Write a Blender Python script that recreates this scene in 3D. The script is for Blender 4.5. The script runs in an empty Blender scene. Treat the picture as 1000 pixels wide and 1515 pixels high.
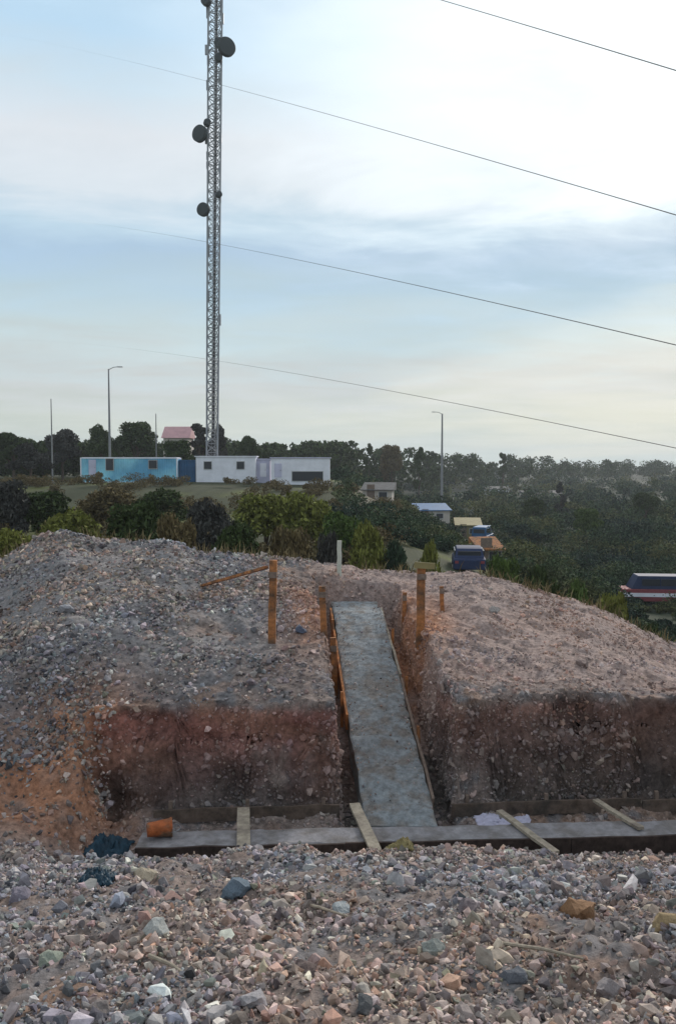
import bpy, math, random
import numpy as np
from mathutils import Vector, Matrix, noise as mnoise
random.seed(11); rng = np.random.default_rng(11)
sc = bpy.context.scene
COL = sc.collection
F = 1188.0; PITCH = math.atan(67.5 / F)

# ------------------------------------------------------------------ noise
def _h(ix, iy, iz, s):
    n = (ix * 374761393 + iy * 668265263 + iz * 2147483647 + s * 974634777) & 0xffffffff
    n = ((n ^ (n >> 13)) * 1274126177) & 0xffffffff
    n = ((n ^ (n >> 16)) * 2246822519) & 0xffffffff
    return ((n ^ (n >> 15)) & 0xffffff) / float(0xffffff) * 2 - 1
def vn(x, y, z=0.0, s=0):
    x, y, z = np.broadcast_arrays(np.asarray(x, float), np.asarray(y, float), np.asarray(z, float))
    ix, iy, iz = [np.floor(a).astype(np.int64) for a in (x, y, z)]
    fx, fy, fz = x - ix, y - iy, z - iz
    fx, fy, fz = [a * a * (3 - 2 * a) for a in (fx, fy, fz)]
    r = 0
    for a in (0, 1):
        for b in (0, 1):
            for c in (0, 1):
                w = (fx if a else 1 - fx) * (fy if b else 1 - fy) * (fz if c else 1 - fz)
                r = r + w * _h(ix + a, iy + b, iz + c, s)
    return r
def fbm(x, y, z=0.0, s=0, o=4):
    r = 0; a = .5
    for k in range(o):
        r = r + a * vn(np.asarray(x) * 2 ** k, np.asarray(y) * 2 ** k, np.asarray(z) * 2 ** k, s + k * 7); a *= .5
    return r
def ss(a, b, x):
    t = np.clip((np.asarray(x, float) - a) / (b - a), 0, 1); return t * t * (3 - 2 * t)
def lin(a, b, x): return np.clip((np.asarray(x, float) - a) / (b - a), 0, 1)

# ------------------------------------------------------------------ terrain
RX = [-40, -14, -9, -6.9, -6.2, -5.7, -4.9, -3.5, -2.8, -.7, .3, 1.4, 2.8, 3.6, 5.3, 6.9, 10, 20, 60]
RZ = [-3, -2.6, -2.3, -1.95, -1.55, -1.37, -1.52, -1.57, -1.84, -2.0, -2.15, -2.2, -2.25, -2.45, -2.95, -3.75, -5.0, -8, -11]
def skew(Y): return -0.079 * (np.clip(Y, 2, 17) - 9.6)
def slabz(Y): return -4.35 + .333 * (np.asarray(Y, float) - 9.6)
UL, UR = .08, 1.5
def bg(X, Y):
    w = ss(0, 24, X)
    z = -4.6 * (1 - w) - 11.2 * w
    z = z + ss(62, 92, Y) * (1 - ss(-2, 14, X)) * 2.3
    z = z + ss(150, 520, Y) * (3.5 + 3.5 * w) * (1 - .25 * ss(-50, -200, X))
    z = z + fbm(X / 30, Y / 30, 0, 3, 4) * 1.0 * ss(20, 60, Y) + fbm(X / 140, Y / 140, 0, 5, 3) * 5 * ss(150, 600, Y)
    return z
def hgt(X, Y):
    X, Y = np.broadcast_arrays(np.asarray(X, float), np.asarray(Y, float))
    U = X - skew(Y)
    nz = fbm(X * 1.1, Y * 1.1, 0, 20, 4)
    fore = -1.9 - .35 * (Y - 2) + nz * .16 + fbm(X * 5, Y * 5, 0, 31, 3) * .07
    Yt = Y - .05 * X                                     # the trench runs slightly off square
    yw = Yt + fbm(X * 1.6, 3.3, 0, 40, 5) * .42
    edge = -3.05 + fbm(X * .9, 9.1, 0, 44, 3) * .12
    R = np.interp(X * 16.5 / np.clip(Y, 10.3, 17), RX, RZ)
    e = lin(10.35, 16.5, Y) ** .92
    bank = edge * (1 - e) + R * e + fbm(X * .8, Y * .8, 0, 50, 4) * .22 * ss(10.3, 12, Y) * ss(0, 3, np.abs(Y - 16.5) + 1)
    bank = bank + .22 * np.exp(-((X + 3.3) / 1.7) ** 2 - ((Y - 13.0) / 1.4) ** 2) + fbm(X * 4, Y * 4, 0, 52, 3) * .06
    bank = bank - .5 * np.clip(Y - 16.9, 0, 60)
    floor = -4.5 + fbm(X * 3, Y * 3, 0, 60, 3) * .07
    tr = np.where(yw < 9.4, fore + (floor - .08 - fore) * ss(8.36, 8.6, Yt), floor + (edge - floor) * lin(10.16, 10.42, yw) ** .8)
    tr = np.where(yw > 10.42, bank, tr)
    # spoil at the foot of the face
    tr = tr + np.where(yw < 10.3, 1, 0) * .16 * ss(9.75, 10.3, yw) * (1 + fbm(X * 2, 0, 0, 66, 2) * 1.5)
    # left end: the ground just slopes up
    lf = fore * 1.0
    up = ss(8.0, 10.8, Y + fbm(X * 1.3, Y * 1.3, 0, 70, 3) * .7)
    lf = lf * (1 - up) + np.maximum(bank, -3.4) * up
    wl = lin(-2.75, -3.15, X + fbm(Y * 1.7, 5, 0, 80, 3) * .4)
    z = tr * (1 - wl) + lf * wl
    # slot cut for the concrete strip
    n2 = fbm(Y * 1.8, 1.5, 0, 90, 3) * .16
    ins = lin(UL - .10, UL + .03, U + n2) * (1 - lin(UR - .03, UR + .12, U + n2)) * (1 - lin(15.35, 15.7, Y)) * lin(9.2, 9.5, Y)
    sl = np.minimum(z, np.maximum(slabz(Y) - .42, -4.62))
    z = z * (1 - ins) + sl * ins
    b = ss(19, 34, Y)
    return z * (1 - b) + np.minimum(bg(X, Y), 50) * b
def H(x, y): return float(hgt(x, y))
def ray(px, py):
    d = Vector(((px - 500) / F, 1, (757.5 - py) / F))
    c, s = math.cos(-PITCH), math.sin(-PITCH)
    return Vector((d.x, d.y * c - d.z * s, d.y * s + d.z * c))
def at(px, py, Y):
    d = ray(px, py); return d * (Y / d.y)
def hit(px, py, y0=3, y1=900):
    d = ray(px, py); d = d / d.y
    Ys = np.exp(np.linspace(math.log(y0), math.log(y1), 4000))
    zz = hgt(d.x * Ys, Ys); k = np.argmax(zz > d.z * Ys)
    return Vector((d.x * Ys[k], Ys[k], zz[k]))

# ------------------------------------------------------------------ materials
def mat(name, base=(.3, .3, .3), rough=.85, metal=0, var=.25, scale=8, bump=.0, bscale=60, attr=None, trans=0, spec=.3, dark=None):
    m = bpy.data.materials.new(name); m.use_nodes = True; nt = m.node_tree; N = nt.nodes; L = nt.links
    b = N['Principled BSDF']; b.inputs['Roughness'].default_value = rough; b.inputs['Metallic'].default_value = metal
    b.inputs['Specular IOR Level'].default_value = spec
    tc = N.new('ShaderNodeTexCoord')
    n = N.new('ShaderNodeTexNoise'); n.inputs['Scale'].default_value = scale; n.inputs['Detail'].default_value = 8; n.inputs['Roughness'].default_value = .65
    L.new(tc.outputs['Object'], n.inputs['Vector'])
    r = N.new('ShaderNodeMapRange'); r.inputs[1].default_value = .3; r.inputs[2].default_value = .7
    r.inputs[3].default_value = 1 - var; r.inputs[4].default_value = 1 + var
    L.new(n.outputs['Fac'], r.inputs[0])
    v = N.new('ShaderNodeVectorMath'); v.operation = 'SCALE'
    if attr:
        a = N.new('ShaderNodeVertexColor'); a.layer_name = attr; L.new(a.outputs['Color'], v.inputs[0])
    else:
        if dark:
            mx = N.new('ShaderNodeMix'); mx.data_type = 'RGBA'
            mx.inputs[6].default_value = (*base, 1); mx.inputs[7].default_value = (*dark, 1)
            n3 = N.new('ShaderNodeTexNoise'); n3.inputs['Scale'].default_value = scale * .35; n3.inputs['Detail'].default_value = 6
            L.new(tc.outputs['Object'], n3.inputs['Vector'])
            r3 = N.new('ShaderNodeMapRange'); r3.inputs[1].default_value = .45; r3.inputs[2].default_value = .62
            L.new(n3.outputs['Fac'], r3.inputs[0]); L.new(r3.outputs[0], mx.inputs[0]); L.new(mx.outputs[2], v.inputs[0])
        else: v.inputs[0].default_value = base
    L.new(r.outputs[0], v.inputs['Scale']); L.new(v.outputs[0], b.inputs['Base Color'])
    if bump:
        n2 = N.new('ShaderNodeTexNoise'); n2.inputs['Scale'].default_value = bscale; n2.inputs['Detail'].default_value = 6; n2.inputs['Roughness'].default_value = .7
        L.new(tc.outputs['Object'], n2.inputs['Vector'])
        bp = N.new('ShaderNodeBump'); bp.inputs['Strength'].default_value = .9; bp.inputs['Distance'].default_value = bump
        L.new(n2.outputs['Fac'], bp.inputs['Height']); L.new(bp.outputs[0], b.inputs['Normal'])
    return m
M = dict(
    ground=mat('soil', attr='tint', var=.5, scale=14, bump=.035, bscale=22, rough=.95, spec=.15),
    stone=mat('stone', attr='tint', var=.3, scale=22, bump=.006, bscale=70, rough=.9, spec=.25),
    concrete=mat('concrete', (.25, .275, .29), var=.42, scale=13, bump=.012, bscale=60, dark=(.215, .20, .185)),
    wetcon=mat('footing_concrete', (.27, .26, .27), var=.3, scale=9, bump=.01, bscale=40, dark=(.19, .175, .17)),
    darkboard=mat('muddy_timber', (.13, .095, .075), var=.5, scale=9, bump=.005, bscale=30, dark=(.075, .06, .05)),
    shadeboard=mat('shade_timber', (.055, .038, .032), var=.5, scale=12, bump=.006, bscale=30),  # near form board, colour darkened to paint the shadow line below the footing
    board=mat('board_timber', (.36, .31, .24), var=.35, scale=14, bump=.003, bscale=40, dark=(.25, .21, .17)),
    oldboard=mat('old_timber', (.20, .15, .12), var=.4, scale=12, bump=.004, bscale=40),
    rustwood=mat('orange_timber', (.40, .165, .06), var=.5, scale=14, bump=.004, bscale=40, dark=(.15, .085, .05)),
    pale=mat('pale_paint', (.55, .56, .48), var=.12),
    steel=mat('galvanised_steel', (.27, .28, .30), rough=.55, metal=.3, var=.15),
    darkdish=mat('dark_antenna', (.035, .045, .05), rough=.6, var=.1),
    grey=mat('grey_pole', (.25, .25, .26), var=.15),
    wire=mat('wire', (.16, .15, .15), var=.05),
    ltblue=mat('light_blue_paint', (.30, .66, .80), var=.18, scale=.6, dark=(.13, .38, .58), rough=.6),
    dkblue=mat('dark_blue_paint', (.035, .11, .22), var=.2, scale=1.2, rough=.6),
    white=mat('white_paint', (.80, .80, .86), var=.12, scale=.8, rough=.6),
    lav=mat('lavender_paint', (.55, .54, .68), var=.15, scale=.8, rough=.6),
    glass=mat('dark_glass', (.03, .035, .045), rough=.3, var=.05, spec=.4),
    rubber=mat('rubber', (.02, .02, .022), rough=.8, var=.1),
    roofpink=mat('pink_roof', (.55, .33, .34), var=.15, scale=1),
    cream=mat('render_wall', (.5, .45, .4), var=.15, scale=1),
    navy=mat('navy_paint', (.03, .045, .10), rough=.7, var=.2, spec=.2),
    red=mat('red_paint', (.24, .06, .07), rough=.7, var=.2, spec=.2),
    bblue=mat('bright_blue', (.03, .12, .27), rough=.5, var=.25, scale=2),
    orange=mat('orange_plastic', (.36, .10, .03), rough=.7, var=.5, scale=14, dark=(.17, .10, .06)),
    tarp=mat('blue_tarp', (.02, .055, .085), rough=.55, var=.5, scale=10, bump=.01, bscale=25),
    yellow=mat('ochre_paint', (.26, .22, .10), rough=.7, var=.25, scale=2),
    greyroof=mat('weathered_roof', (.13, .13, .13), var=.3, scale=2, spec=.1),
    lamp=mat('lamp_housing', (.5, .5, .5), rough=.5, var=.1),
    bark=mat('bark', (.09, .065, .05), var=.3),
)
def leafmat(name, base, var=.5, alt=None):
    m = bpy.data.materials.new(name); m.use_nodes = True; nt = m.node_tree; N = nt.nodes; L = nt.links
    b = N['Principled BSDF']; b.inputs['Roughness'].default_value = .85; b.inputs['Specular IOR Level'].default_value = .08
    g = N.new('ShaderNodeNewGeometry'); r = N.new('ShaderNodeMapRange'); r.inputs[3].default_value = 1 - var; r.inputs[4].default_value = 1 + var
    v = N.new('ShaderNodeVectorMath'); v.operation = 'SCALE'; v.inputs[0].default_value = base
    if alt:
        tc = N.new('ShaderNodeTexCoord'); n = N.new('ShaderNodeTexNoise'); n.inputs['Scale'].default_value = .09; n.inputs['Detail'].default_value = 4
        L.new(tc.outputs['Object'], n.inputs['Vector']); cr = N.new('ShaderNodeValToRGB'); e = cr.color_ramp
        e.elements[0].position = .38; e.elements[0].color = (*alt[0], 1); e.elements[1].position = .62; e.elements[1].color = (*alt[1], 1)
        k = e.elements.new(.5); k.color = (*base, 1); L.new(n.outputs['Fac'], cr.inputs[0]); L.new(cr.outputs[0], v.inputs[0])
    L.new(g.outputs['Random Per Island'], r.inputs[0]); L.new(r.outputs[0], v.inputs['Scale']); L.new(v.outputs[0], b.inputs['Base Color'])
    return m
LG = [leafmat('leaf_dark', (.052, .074, .028)), leafmat('leaf_olive', (.165, .175, .045)), leafmat('leaf_green', (.08, .12, .035)),
      leafmat('leaf_brown', (.14, .11, .055)), leafmat('leaf_grey', (.058, .088, .046), .55, [(.03, .05, .04), (.12, .125, .055)]), leafmat('leaf_dusk', (.06, .06, .055))]
dry = leafmat('dry_grass', (.20, .16, .085)); 

# ------------------------------------------------------------------ builders
def link(o, parent=None):
    COL.objects.link(o)
    if parent: o.parent = parent
    return o
def tag(o, label=None, cat=None, group=None, kind=None):
    if label: o['label'] = label
    if cat: o['category'] = cat
    if group: o['group'] = group
    if kind: o['kind'] = kind
    return o
def empty(name, loc, rz=0):
    o = bpy.data.objects.new(name, None); o.location = loc; o.rotation_euler = (0, 0, rz); o.empty_display_size = .2
    return link(o)
class MB:
    def __init__(s): s.v = []; s.f = []
    def add(s, vs, fs):
        k = len(s.v); s.v += [tuple(v) for v in vs]; s.f += [tuple(i + k for i in f) for f in fs]; return s
    def box(s, c, size, rot=None, jit=0):
        x, y, z = [a / 2 for a in size]; vs = []
        for dx in (-x, x):
            for dy in (-y, y):
                for dz in (-z, z):
                    p = Vector((dx, dy, dz))
                    if jit: p += Vector((random.uniform(-jit, jit), random.uniform(-jit, jit), random.uniform(-jit, jit)))
                    if rot: p = rot @ p
                    vs.append(p + Vector(c))
        return s.add(vs, [(0, 1, 3, 2), (4, 6, 7, 5), (0, 4, 5, 1), (2, 3, 7, 6), (0, 2, 6, 4), (1, 5, 7, 3)])
    def bar(s, a, b, w, h, up=Vector((0, 0, 1)), seg=1, wob=0):
        a, b = Vector(a), Vector(b); d = (b - a).normalized(); sx = d.cross(up)
        if sx.length < 1e-3: sx = Vector((1, 0, 0))
        sx.normalize(); u = sx.cross(d); vs = []; fs = []
        for i in range(seg + 1):
            p = a.lerp(b, i / seg) + (sx * random.uniform(-wob, wob) + u * random.uniform(-wob, wob))
            vs += [p - sx * w / 2 - u * h / 2, p + sx * w / 2 - u * h / 2, p + sx * w / 2 + u * h / 2, p - sx * w / 2 + u * h / 2]
        for i in range(seg):
            for j in range(4): fs.append((i * 4 + j, i * 4 + (j + 1) % 4, i * 4 + 4 + (j + 1) % 4, i * 4 + 4 + j))
        fs += [(3, 2, 1, 0), tuple(seg * 4 + j for j in range(4))]
        return s.add(vs, fs)
    def tube(s, pts, r, n=8, cap=True):
        pts = [Vector(p) for p in pts]; rs = r if isinstance(r, (list, tuple)) else [r] * len(pts); vs = []; fs = []
        for i, p in enumerate(pts):
            d = (pts[min(i + 1, len(pts) - 1)] - pts[max(i - 1, 0)]).normalized()
            ax = d.cross(Vector((0, 0, 1)) if abs(d.z) < .95 else Vector((1, 0, 0))).normalized(); bx = d.cross(ax)
            for j in range(n):
                t = 2 * math.pi * j / n; vs.append(p + (ax * math.cos(t) + bx * math.sin(t)) * rs[i])
        for i in range(len(pts) - 1):
            for j in range(n): fs.append((i * n + j, i * n + (j + 1) % n, (i + 1) * n + (j + 1) % n, (i + 1) * n + j))
        if cap: fs += [tuple(range(n - 1, -1, -1)), tuple((len(pts) - 1) * n + j for j in range(n))]
        return s.add(vs, fs)
    def prism(s, prof, y0, y1, ax='y'):
        n = len(prof); vs = []
        for y in (y0, y1):
            for (a, b) in prof: vs.append((a, y, b) if ax == 'y' else (y, a, b))
        fs = [tuple(range(n)), tuple(range(2 * n - 1, n - 1, -1))] + [(j, n + j, n + (j + 1) % n, (j + 1) % n) for j in range(n)]
        return s.add(vs, fs)
    def build(s, name, m, parent=None, bevel=0, smooth=False):
        me = bpy.data.meshes.new(name); me.from_pydata(s.v, [], s.f); me.update()
        o = bpy.data.objects.new(name, me); me.materials.append(m); link(o, parent)
        if smooth: me.shade_smooth()
        if bevel:
            b = o.modifiers.new('b', 'BEVEL'); b.width = bevel; b.segments = 2
        return o
def npmesh(name, V, Fc, m, parent=None, tint=None, smooth=False):
    """V (n,3), Fc (m,k) ; tint per vertex"""
    me = bpy.data.meshes.new(name); k = Fc.shape[1]
    me.vertices.add(len(V)); me.vertices.foreach_set('co', V.astype(np.float32).ravel())
    me.loops.add(Fc.size); me.loops.foreach_set('vertex_index', Fc.astype(np.int32).ravel())
    me.polygons.add(len(Fc)); me.polygons.foreach_set('loop_start', np.arange(0, Fc.size, k, dtype=np.int32))
    me.update(calc_edges=True); me.validate()
    if tint is not None:
        a = me.color_attributes.new('tint', 'FLOAT_COLOR', 'POINT')
        a.data.foreach_set('color', np.concatenate([tint, np.ones((len(tint), 1))], 1).astype(np.float32).ravel())
    me.polygons.foreach_set('use_smooth', np.full(len(Fc), smooth)); me.materials.append(m)
    o = bpy.data.objects.new(name, me); return link(o, parent)

# ------------------------------------------------------------------ ground sheet
def geo(a, b, first, k): 
    out = [a]; st = first
    while out[-1] < b: out.append(out[-1] + st); st *= k
    return np.array(out)
us = np.unique(np.round(np.concatenate([np.arange(-8, 8.001, .05), np.arange(UL - .3, UL + .2, .015), np.arange(UR - .2, UR + .3, .015),
      np.arange(-3.6, -2.5, .025), geo(8, 2600, .08, 1.09), -geo(8, 2600, .08, 1.09)]), 4))
ys = np.unique(np.round(np.concatenate([np.arange(-4, 2, .15), np.arange(2, 17.5, .05), np.arange(8.0, 9.2, .02), np.arange(9.7, 11.1, .016), geo(17.5, 2600, .07, 1.04)]), 4))
UU, YY = np.meshgrid(us, ys); XX = UU + skew(YY); ZZ = hgt(XX, YY)
near = (1 - ss(17, 20, YY)) * (1 - ss(7.5, 9, np.abs(UU)))
a = .07 * near
PX = XX + a * fbm(XX * 5, YY * 5, ZZ * 5, 101, 4); PY = YY + a * 1.6 * fbm(XX * 4, YY * 4, ZZ * 4, 111, 4); PZ = ZZ + a * .6 * fbm(XX * 9, YY * 9, ZZ * 9, 121, 3)
fa = ((YY - .05 * XX > 9.9) & (YY - .05 * XX < 10.8) & (XX > -3.1)) * ss(-4.55, -4.2, ZZ) * (1 - ss(-3.15, -3.0, ZZ))
PY = PY + fa * (.13 * fbm(XX * 2.5, ZZ * 3, 7, 131, 4) + .04 * np.abs(fbm(XX * 9, ZZ * 1.2, 3, 141, 3)))
V = np.stack([PX, PY, PZ], -1).reshape(-1, 3)
ny, nx = XX.shape; I = np.arange(ny * nx).reshape(ny, nx)
Q = np.stack([I[:-1, :-1], I[:-1, 1:], I[1:, 1:], I[1:, :-1]], -1).reshape(-1, 4)
def mixc(c, d, w): return c * (1 - w[..., None]) + np.array(d) * w[..., None]
def groundcol(X, Y, Z):
    n = fbm(X * 1.2, Y * 1.2, Z * 1.2, 201, 4); n2 = fbm(X * 4, Y * 4, Z * 4, 211, 4); n3 = fbm(X * 14, Y * 14, Z * 14, 221, 2)
    c = np.broadcast_to(np.array([.235, .19, .17]), X.shape + (3,)).copy()
    c = mixc(c, (.26, .18, .14), ss(.0, .35, n))
    c = mixc(c, (.17, .172, .182), ss(.02, .25, n2) * .8)
    # left mound is grey gravel
    c = mixc(c, (.25, .24, .24), ss(10.4, 11.5, Y) * (1 - ss(-2.2, -.8, X + n * 2)) * .85)
    # right bank pinkish soil
    c = mixc(c, (.36, .27, .24), ss(10.4, 11.5, Y) * ss(-1.2, .5, X + n * 1.5) * .75)
    # orange subsoil: left slope corner and round the stakes
    og = np.exp(-((X + 3.35) / .7) ** 2 - ((Y - 9.7) / .95) ** 2) + .6 * np.exp(-((X + 4.3) / .8) ** 2 - ((Y - 9.0) / .6) ** 2) + 1.2 * np.exp(-((X - 1.35) / .5) ** 2 - ((Y - 13.5) / 1.2) ** 2) + .7 * np.exp(-((X + .45) / .5) ** 2 - ((Y - 13.5) / 1.5) ** 2)
    c = mixc(c, (.43, .21, .12), np.clip(og * (1 + n2 * 1.5), 0, .9))
    # strata on the cut face
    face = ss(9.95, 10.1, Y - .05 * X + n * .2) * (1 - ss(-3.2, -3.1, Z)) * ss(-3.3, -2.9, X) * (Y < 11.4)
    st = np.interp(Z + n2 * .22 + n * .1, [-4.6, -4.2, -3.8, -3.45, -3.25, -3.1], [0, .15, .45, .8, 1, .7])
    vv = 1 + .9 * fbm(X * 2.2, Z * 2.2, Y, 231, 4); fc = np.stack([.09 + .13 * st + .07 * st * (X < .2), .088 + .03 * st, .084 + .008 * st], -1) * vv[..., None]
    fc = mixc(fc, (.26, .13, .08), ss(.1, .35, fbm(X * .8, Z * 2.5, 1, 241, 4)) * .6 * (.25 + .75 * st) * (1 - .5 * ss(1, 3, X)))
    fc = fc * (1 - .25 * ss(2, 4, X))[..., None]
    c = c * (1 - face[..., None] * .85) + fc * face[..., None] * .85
    # background: dark scrub ground
    b = ss(18, 26, Y); g = fbm(X / 9, Y / 9, 0, 301, 5); g2 = fbm(X / 40, Y / 18, 0, 311, 4)
    bc = np.broadcast_to(np.array([.055, .062, .034]), X.shape + (3,)).copy()
    bc = mixc(bc, (.10, .115, .035), ss(.05, .3, g)); bc = mixc(bc, (.14, .11, .085), ss(.1, .35, g2) * .6)
    bc = mixc(bc, (.17, .145, .12), .8 * np.exp(-((X / np.maximum(Y, 1) - .045) / .025) ** 2) * ss(60, 75, Y) * (1 - ss(105, 120, Y)))
    right = ss(10, 26, X)
    bc = mixc(bc, (.032, .046, .030), right * .85); bc = mixc(bc, (.09, .09, .075), right * ss(.2, .4, fbm(X / 60, Y / 14, 0, 321, 4)) * ss(110, 200, Y))
    c = c * (1 - b[..., None]) + bc * b[..., None]
    return c * (1 + .35 * n3[..., None])
tint = groundcol(PX, PY, PZ).reshape(-1, 3)
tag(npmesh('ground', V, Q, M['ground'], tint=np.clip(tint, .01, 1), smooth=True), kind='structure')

# ------------------------------------------------------------------ stones
import bmesh
def rockmesh(seed, n=15, flat=.7):
    r = random.Random(seed); bm = bmesh.new()
    for i in range(n):
        v = Vector((r.gauss(0, 1), r.gauss(0, 1), r.gauss(0, 1))).normalized() * r.uniform(.75, 1.1)
        bm.verts.new((v.x, v.y * .8, v.z * flat))
    ret = bmesh.ops.convex_hull(bm, input=bm.verts)
    bmesh.ops.delete(bm, geom=[v for v in bm.verts if not v.link_faces], context='VERTS')
    bmesh.ops.triangulate(bm, faces=bm.faces); bm.verts.ensure_lookup_table()
    vs = np.array([v.co[:] for v in bm.verts]) * .5; idx = {v: i for i, v in enumerate(bm.verts)}
    fs = np.array([[idx[v] for v in f.verts] for f in bm.faces]); bm.free(); return vs, fs
ROCKS = [rockmesh(i, random.choice((9, 11, 13, 17)), random.uniform(.45, .85)) for i in range(26)]
PAL = np.array([1.38, 1.29, 1.24]) * np.array([(.22, .20, .20), (.27, .245, .24), (.16, .155, .165), (.34, .30, .28), (.24, .18, .155), (.12, .115, .125), (.205, .21, .22), (.42, .40, .38), (.27, .21, .19), (.07, .07, .075), (.2, .21, .19)])
def scatter(name, P, size, probs, label=None, tintfn=None, parent=None):
    n = len(P); which = rng.integers(0, len(ROCKS), n); Vs = []; Fs = []; Ts = []; k = 0
    pr = np.array(probs, float); pr /= pr.sum(); cidx = rng.choice(len(PAL), n, p=pr)
    cols = PAL[cidx] * rng.uniform(.6, 1.55, (n, 1)) * rng.uniform(.94, 1.06, (n, 3))
    if tintfn is not None: cols = tintfn(P, cols)
    q = rng.normal(size=(n, 4)); q[:, 0] += 0; q /= np.linalg.norm(q, axis=1)[:, None]
    w, x, y, z = q.T
    Rm = np.stack([1 - 2 * (y * y + z * z), 2 * (x * y - z * w), 2 * (x * z + y * w), 2 * (x * y + z * w), 1 - 2 * (x * x + z * z), 2 * (y * z - x * w), 2 * (x * z - y * w), 2 * (y * z + x * w), 1 - 2 * (x * x + y * y)], -1).reshape(n, 3, 3)
    for j, (rv, rf) in enumerate(ROCKS):
        s = np.where(which == j)[0]
        if not len(s): continue
        vv = np.einsum('nij,vj->nvi', Rm[s], rv) * size[s][:, None, None] + P[s][:, None, :]
        Vs.append(vv.reshape(-1, 3)); Ts.append(np.repeat(cols[s], len(rv), 0))
        ff = rf[None] + (np.arange(len(s)) * len(rv))[:, None, None] + k; Fs.append(ff.reshape(-1, 3)); k += len(s) * len(rv)
    o = npmesh(name, np.concatenate(Vs), np.concatenate(Fs), M['stone'], parent, np.clip(np.concatenate(Ts), .01, .9))
    return o
# sample points on the sheet by area
A = V[Q[:, 0]]; B = V[Q[:, 1]]; C_ = V[Q[:, 2]]; D_ = V[Q[:, 3]]
area = .5 * (np.linalg.norm(np.cross(B - A, C_ - A), axis=1) + np.linalg.norm(np.cross(C_ - A, D_ - A), axis=1)); cen = (A + C_) / 2
def sample(n, wfn):
    w = area * wfn(cen); w[~((cen[:, 1] > 2) & (cen[:, 1] < 19) & (np.abs(cen[:, 0]) < 10.5))] = 0
    ratio = np.abs(cen[:, 0]) / np.maximum(cen[:, 1], .1); w[ratio > .62] = 0
    idx = rng.choice(len(w), n, p=w / w.sum()); s, t = rng.random((2, n, 1))
    return A[idx] * (1 - s) * (1 - t) + B[idx] * s * (1 - t) + C_[idx] * s * t + D_[idx] * (1 - s) * t
def clump(c, s): return np.clip(.65 + 1.3 * fbm(c[:, 0] * 1.4, c[:, 1] * 1.4, 0, s, 3), .08, 2)
fw = lambda c: (c[:, 1] - .05 * c[:, 0] < 8.5) * clump(c, 401)
P = sample(88000, fw); sz = np.clip(rng.lognormal(math.log(.021), .6, len(P)), .008, .1); P[:, 2] += sz * .12
def ftint(P, c):
    n = fbm(P[:, 0] * .9, P[:, 1] * .9, 0, 501, 3)[:, None]; m = fbm(P[:, 0] * 1.7, P[:, 1] * 1.7, 0, 511, 3)[:, None]
    c = c * (1 + np.clip(n, -.3, .3) * np.array([.32, 0, -.32])); return c * (1 + .5 * np.clip(m, -.4, .4))
tag(scatter('rubble', P, sz, [7, 9, 5, 7, 4, 5, 4, 4.5, 4, 4.5, 3], tintfn=ftint), 'loose broken stone rubble covering the foreground slope', 'rubble', kind='stuff')
P = sample(3300, fw); sz = np.clip(rng.lognormal(math.log(.075), .4, len(P)), .045, .22); P[:, 2] += sz * .1
tag(scatter('broken_stone', P, sz, [9, 8, 6, 6, 5, 4, 4, 2.5, 5, 2, 3], tintfn=ftint), 'coarser broken stones lying among the foreground rubble', 'stones', kind='stuff')
def mw(c):
    X, Y = c[:, 0], c[:, 1]; yt = Y - .05 * X
    left = np.clip(1 - lin(-1.8, .2, X), .0, 1)
    w = (yt > 10.45) * (.34 + .66 * left) * clump(c, 421)
    w = np.where((X < -2.9) & (yt > 8.5) & (yt <= 10.45), 1.0 * clump(c, 431), w)
    inslot = (X - skew(Y) > UL - .1) & (X - skew(Y) < UR + .1) & (Y < 15.5)
    return np.where(inslot, 0, w)
P = sample(52000, mw); sz = np.clip(rng.lognormal(math.log(.047), .5, len(P)), .022, .17); sz *= np.where(P[:, 0] > .5, .8, 1.0); P[:, 2] += sz * .12
def mtint(P, c):
    r = ss(-1.5, .5, P[:, 0] + fbm(P[:, 0], P[:, 1], 0, 522, 3) * 2)[:, None]
    o = groundcol(P[:, 0], P[:, 1], P[:, 2]) * 1.25
    return ftint(P, c * (1 - r) * .93 + r * (.55 * c * np.array([1.1, .93, .88]) + .45 * o))
tag(scatter('gravel', P, sz, [8, 8, 5, 5.5, 3, 4, 6, 3.5, 4, 3, 4], tintfn=mtint), 'grey and pinkish gravel spread over the spoil mounds', 'gravel', kind='stuff')
def bw(c):
    X, Y = c[:, 0], c[:, 1]; yt = Y - .05 * X
    return ((yt > 8.6) & (yt <= 10.45) & (X > -3)) * (.6 + .5 * (c[:, 2] < -4.2)) * clump(c, 441) + ((X - skew(Y) > UL - .1) & (X - skew(Y) < UR + .15) & (Y > 10.3) & (Y < 15.5)) * .3
P = sample(19000, bw); sz = np.clip(rng.lognormal(math.log(.036), .6, len(P)), .015, .16)
def btint(P, c): o = groundcol(P[:, 0], P[:, 1], P[:, 2]) * 1.4; return .35 * c + .65 * o
tag(scatter('clods', P, sz, [5, 4, 8, 2, 4, 8, 5, 1, 3, 6, 4], tintfn=btint), 'earth clods and small stones on the cut bank face and trench floor', 'clods', kind='stuff')

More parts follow.
